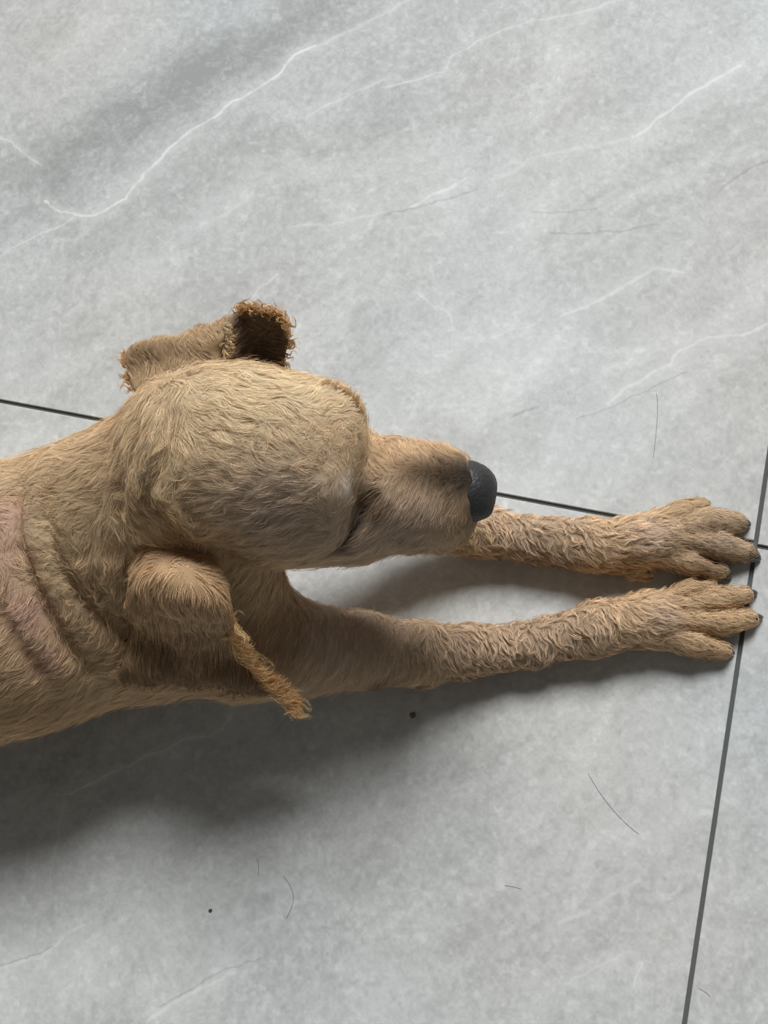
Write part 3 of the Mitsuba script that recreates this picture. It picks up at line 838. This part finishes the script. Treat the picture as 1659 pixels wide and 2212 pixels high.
def ear_l_col(p, n_):
    x = p @ RIGHT
    x0 = at(488, 740, .163) @ RIGHT
    face = (n_ @ -FWD)[:, None] > 0
    w = np.clip((x - x0) / 0.004, 0, 1)[:, None]
    out = np.clip((p @ UP - at(540, 692, .159) @ UP) / 0.004, 0, 1)[:, None]
    inner = INNER * (1 - 0.6 * out) + ORG * 0.6 * out
    return np.where(face, (APR * 0.38 + ORG * 0.40) * (0.75 + 0.45 * meshkit.fbm(p * 80, 3, 41))[:, None] * (1 - w) + inner * w, ORG)


def px_pts(pts):
    return np.array([at(*p) for p in pts])


er_front = px_pts([(474, 1238, .140), (480, 1275, .138), (496, 1325, .128), (512, 1372, .116), (545, 1430, .099), (590, 1475, .083), (622, 1500, .076), (640, 1535, .070)])
er_out = np.array([(at(600, 1560, .06) - at(520, 1400, .085))] * 3 + [(at(640, 1560, .05) - at(560, 1440, .08))] * 4)
er_bot = er_S[-1][::4]
er_back = er_S[::6, 0]


def fringe_r():
    f1 = [rope(er_front, 1500, 0.016, ([0, .2, .32, .45, .6, .75, .9, 1], [.0005, .0009, .0015, .0032, .0022, .0036, .0034, .0024]), s2l(244, 204, 150), 1.3, 5, 0.00022)]
    f1 += locks(er_front[2:], np.gradient(er_front, axis=0)[2:], 34, 0.010, s2l(234, 200, 150), 0.45, 0.22, radius=.0013, seed=15, turns=1.2, m=14)
    f1 += locks(er_front[2:6], np.gradient(er_front, axis=0)[2:6] * 0.6 + (at(560, 1360, .1) - at(530, 1380, .1)), 14, 0.006, s2l(220, 184, 132), 0.5, 0.3, radius=.0008, seed=16, turns=1.2, m=10)
    f2 = locks(er_bot, np.tile(at(400, 1560, .05) - at(400, 1470, .07), (len(er_bot), 1)), 60, 0.0045, ORG * .8, 0.5, 0.2, radius=.0009, seed=6, m=6)
    f3 = locks(er_back, np.tile(at(210, 1420, .08) - at(270, 1370, .09), (len(er_back), 1)), 60, 0.0050, ORG, 0.5, 0.15, radius=.0014, seed=7, m=6, width=.0002)
    f4 = locks(px_pts([(600, 1490, .08), (640, 1532, .070)]), np.tile(at(650, 1580, .05) - at(620, 1510, .068), (2, 1)), 26, 0.0055, s2l(212, 176, 128), 0.7, 0.45, radius=.0010, seed=8, turns=1.6, m=12)
    f5 = locks(px_pts([(268, 1440, .092), (285, 1470, .079)]), np.tile(at(235, 1510, .06) - at(275, 1450, .08), (2, 1)), 22, 0.0075, s2l(200, 156, 98), 0.35, 0.15, radius=.0011, seed=13, m=10)
    return f1 + f2 + f3 + f4 + f5


el_edge = np.vstack([el_S[-1, 34:], el_S[::-6, -1]])
el_cen = at(545, 745, .148)


def fringe_l():
    f1 = locks(el_edge, el_edge - el_cen, 150, 0.0052, s2l(204, 170, 122), 0.6, 0.42, radius=.0006, seed=9, turns=1.5, m=9)
    f2 = locks(el_S[10:, 0][::6], np.tile(at(230, 780, .133) - at(290, 790, .133), (len(el_S[10:, 0][::6]), 1)), 34, 0.005, s2l(200, 162, 112), 0.6, 0.4, radius=.0006, seed=10, turns=1.4, m=9)
    f3 = locks(px_pts([(482, 700, .167), (488, 730, .167), (480, 765, .163)]), np.tile(at(505, 740, .167) - at(480, 735, .165), (3, 1)), 60, 0.005, LIT, 0.35, 0.1, radius=.0009, seed=12, m=6)
    return f1 + f2 + f3


dr_down = at(400, 1480, .068) - at(380, 1200, .13)
dr_down /= np.linalg.norm(dr_down)
dl_out = at(420, 690, .143) - at(420, 790, .163)
dl_out /= np.linalg.norm(dl_out)
ear('dog__ear', er_m, er_S, er_N, 1, ear_r_col, 11000, 0.008, np.tile(dr_down, (11000, 1)), fringe_r)
ear('dog__ear_001', el_m, el_S, el_N, 1, ear_l_col, 8000, 0.005, np.tile(dl_out, (8000, 1)), fringe_l)

# ------------------------------------------------------------------ nose, eyes, claws, whiskers
nf = Field(NOSE_AT - 0.022, NOSE_AT + 0.022, 0.0006)
nf.ell(hp(110, 0.5, -8), HR, (0.0142, 0.0136, 0.0122), 0.003)
for s in (1, -1):
    nf.ell(hp(115, 7 * s, -11), HR, (0.0085, 0.0062, 0.0075), 0.004)
    nf.cone(hp(124, 4.5 * s, -11), 0.0018, hp(119, 9.5 * s, -14), 0.0015, 0.002, sub=True)
nf.cone(hp(125, 0, -9), 0.0007, hp(121, 0, -21), 0.0008, 0.002, sub=True)
nose_mesh = nf.mesh()
scene['nose_mat'] = {'type': 'principled', 'base_color': {'type': 'rgb', 'value': [0.030, 0.029, 0.030]}, 'roughness': 0.5, 'specular': 0.4}
scene['claw_mat'] = {'type': 'principled', 'base_color': {'type': 'rgb', 'value': [0.030, 0.024, 0.022]}, 'roughness': 0.3, 'specular': 0.5}
scene['eye_mat'] = {'type': 'principled', 'base_color': {'type': 'rgb', 'value': [0.012, 0.010, 0.009]}, 'roughness': 0.15, 'specular': 0.6}
pt = np.asarray(nose_mesh.vertices)
nose_mesh.vertices = pt + vnormals(nose_mesh) * ((meshkit.noise(pt * 1400) - 0.5) * 0.0004)[:, None]
scene['dog__nose'] = mikit.ply(nose_mesh, 'nose_mat', smooth=True)


def tube(pts, rad, n=8):
    pts, rad = np.asarray(pts, float), np.asarray(rad, float)
    t = np.gradient(pts, axis=0)
    t /= np.linalg.norm(t, axis=1, keepdims=True)
    a = np.cross(t, [0.13, 0.2, 1.0]); a /= np.linalg.norm(a, axis=1, keepdims=True)
    b = np.cross(t, a)
    ang = np.arange(n) * 2 * np.pi / n
    v = (pts[:, None] + (a[:, None] * np.cos(ang)[None, :, None] + b[:, None] * np.sin(ang)[None, :, None]) * rad[:, None, None]).reshape(-1, 3)
    f = []
    m = len(pts)
    for i in range(m - 1):
        for j in range(n):
            p, q = i * n + j, i * n + (j + 1) % n
            f += [(p, p + n, q + n), (p, q + n, q)]
    v = np.vstack([v, pts[0], pts[-1]])
    for j in range(n):
        f += [(m * n, j, (j + 1) % n), (m * n + 1, (m - 1) * n + (j + 1) % n, (m - 1) * n + j)]
    mm = trimesh.Trimesh(v, f, process=False)
    trimesh.repair.fix_normals(mm)
    return mm


for i, (b, k_, t_, c_) in enumerate(TOES):
    back = .15 if i < 4 else .45
    a0 = at(t_[0] - (c_[0] - t_[0]) * back, t_[1] - (c_[1] - t_[1]) * back, 0.0066)
    c0 = at(c_[0], c_[1], 0.0012)
    mid = (a0 + c0) / 2 + np.array([0, 0, 0.0016])
    cs = CubicSpline([0, .5, 1], np.array([a0, mid, c0]))(np.linspace(0, 1, 8))
    w = t_[2] * mpp(a0) * (0.62 if i < 4 else 0.92)
    scene['dog__claw' + (f'_{i:03d}' if i else '')] = mikit.ply(tube(cs, w * np.array([1, 1, .98, .93, .85, .7, .5, .18])), 'claw_mat', smooth=True)
labels['dog__claw'] = {'label': 'dark curved claw'}
for i, s in enumerate((-1, 1)):
    e = trimesh.creation.icosphere(3, 0.0065)
    e.vertices = (np.asarray(e.vertices) @ np.diag([1.0, 0.7, 0.6])) @ HR + hp(51.5, 23.5 * s, -9)
    scene['dog__eye' + (f'_{i:03d}' if i else '')] = mikit.ply(e, 'eye_mat', smooth=True)

lid = body_lid
lid_t = CubicSpline(np.linspace(0, 1, len(lid)), lid)(np.linspace(0, 1, 16))
scene['lid_mat'] = {'type': 'principled', 'base_color': {'type': 'rgb', 'value': [0.022, 0.017, 0.014]}, 'roughness': 0.4, 'specular': 0.4}
scene['dog__eyelid'] = mikit.ply(tube(lid_t, 0.0015 * np.sin(np.linspace(0.25, 2.9, 16)) ** 0.6, 8), 'lid_mat', smooth=True)
labels['dog__eyelid'] = {'label': 'dark rim of the nearly closed eye'}
tf = [body.hit(*p) for p in ((822, 958), (836, 962))]
tuft = locks(np.array(tf), np.tile(at(818, 915, .165) - at(826, 955, .15), (2, 1)), 9, 0.0075, APR * 1.1, 0.5, 0.25, radius=.0010, seed=21, turns=1.0, m=12)
bw = [body.hit(*p) for p in ((690, 832), (735, 842), (765, 868), (778, 900))]
tuft += locks(np.array(bw), np.tile(at(775, 800, .165) - at(745, 845, .165), (4, 1)), 60, 0.0045, APR * 1.1, 0.5, 0.1, radius=.0016, seed=22, turns=.8, m=8)
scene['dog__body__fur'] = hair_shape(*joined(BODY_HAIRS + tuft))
wh = []
for i in range(10):
    a = body.hit(672 + 4 * i, 1226 + rng.normal(0, 3))
    L = 0.004 + 0.004 * rng.random()
    d = at(665 + 4 * i, 1330, a[2] - 0.01) - a
    d /= np.linalg.norm(d)
    s = np.linspace(0, 1, 4)[:, None]
    wh.append(tube(a + d * L * s, 0.00013 * np.array([1, .9, .7, .3]), 4))
scene['whisker_mat'] = {'type': 'principled', 'base_color': {'type': 'rgb', 'value': [0.05, 0.04, 0.035]}, 'roughness': 0.5}
scene['dog__whiskers'] = mikit.ply(trimesh.util.concatenate(wh), 'whisker_mat', smooth=True)
labels['dog__whiskers'] = {'label': 'short dark whiskers under the jaw', 'kind': 'stuff'}
labels['dog'] = {'label': 'curly apricot dog lying on the grey tiles with forelegs stretched out', 'category': 'dog'}
labels['dog__body__fur'] = {'kind': 'stuff', 'label': 'short wavy apricot coat'}
labels['dog__ear'] = {'label': 'hanging brown ear with a ropy golden fringe'}
labels['dog__ear_001'] = {'label': 'ear turned over to show its dark inside'}
labels['dog__ear__fur'] = {'kind': 'stuff'}
labels['dog__ear_001__fur'] = {'kind': 'stuff'}
labels['dog__nose'] = {'label': 'black leathery nose'}
labels['dog__eye'] = {'label': 'dark half-closed eye'}

# ------------------------------------------------------------------ loose hairs and specks on the tiles
scene['loose_mat'] = {'type': 'principled', 'base_color': {'type': 'rgb', 'value': [0.16, 0.15, 0.14]}, 'roughness': 0.5}
HAIRS = [
    ([(1418, 850), (1420, 900), (1411, 990)], 'fine dark hair lying straight on the tile above the far paw'),
    ([(1270, 1670), (1320, 1745), (1380, 1802)], 'long dark hair lying slantwise on the tile below the near paw'),
    ([(612, 1893), (633, 1930), (630, 1960), (618, 1985)], 'curved dark hair on the tile right of the dark speck'),
    ([(556, 1855), (558, 1890)], 'short dark hair on the tile at the edge of the dog\'s shadow'),
    ([(1090, 1913), (1125, 1921)], 'short dark hair on the scuffed patch of the front tile'),
    ([(1508, 2135), (1534, 2153)], 'short grey hair on the tile beyond the long joint'),
]
for i, (pts, lab) in enumerate(HAIRS):
    q = np.array([at(x, y, 0.0002) for x, y in pts])
    if len(q) == 2:
        q = np.array([q[0], (q[0] + q[1]) / 2 + [0.0004, 0.0003, 0], q[1]])
    cs = CubicSpline(np.linspace(0, 1, len(q)), q)(np.linspace(0, 1, 14))
    key = 'loose_hair' + (f'_{i:03d}' if i else '')
    scene[key] = mikit.ply(tube(cs, np.full(14, 0.00011), 5), 'loose_mat', smooth=True)
    labels[key] = {'label': lab, 'category': 'hair', 'group': 'loose hairs on the tiles'}
for i, (x, y, r, lab) in enumerate([(892, 1545, 6.5, 'grey speck of dirt on the tile below the dog\'s elbow'), (455, 1967, 4.0, 'tiny dark speck of dirt on the tile below the dog\'s shadow')]):
    p = at(x, y, 0.0)
    e = trimesh.creation.icosphere(2, r * mpp(p))
    e.vertices = np.asarray(e.vertices) * (0.75 + 0.5 * meshkit.noise(np.asarray(e.vertices) * 1100, i))[:, None] * [1, 1, 0.35] + p + [0, 0, r * mpp(p) * 0.28]
    key = 'dirt_speck' + (f'_{i:03d}' if i else '')
    scene[key + '_mat'] = {'type': 'principled', 'base_color': {'type': 'rgb', 'value': [0.12, 0.115, 0.11] if i == 0 else [0.05, 0.05, 0.05]}, 'roughness': 0.9}
    scene[key] = mikit.ply(e, key + '_mat', smooth=True)
    labels[key] = {'label': lab, 'category': 'dirt', 'group': 'specks of dirt on the tiles'}
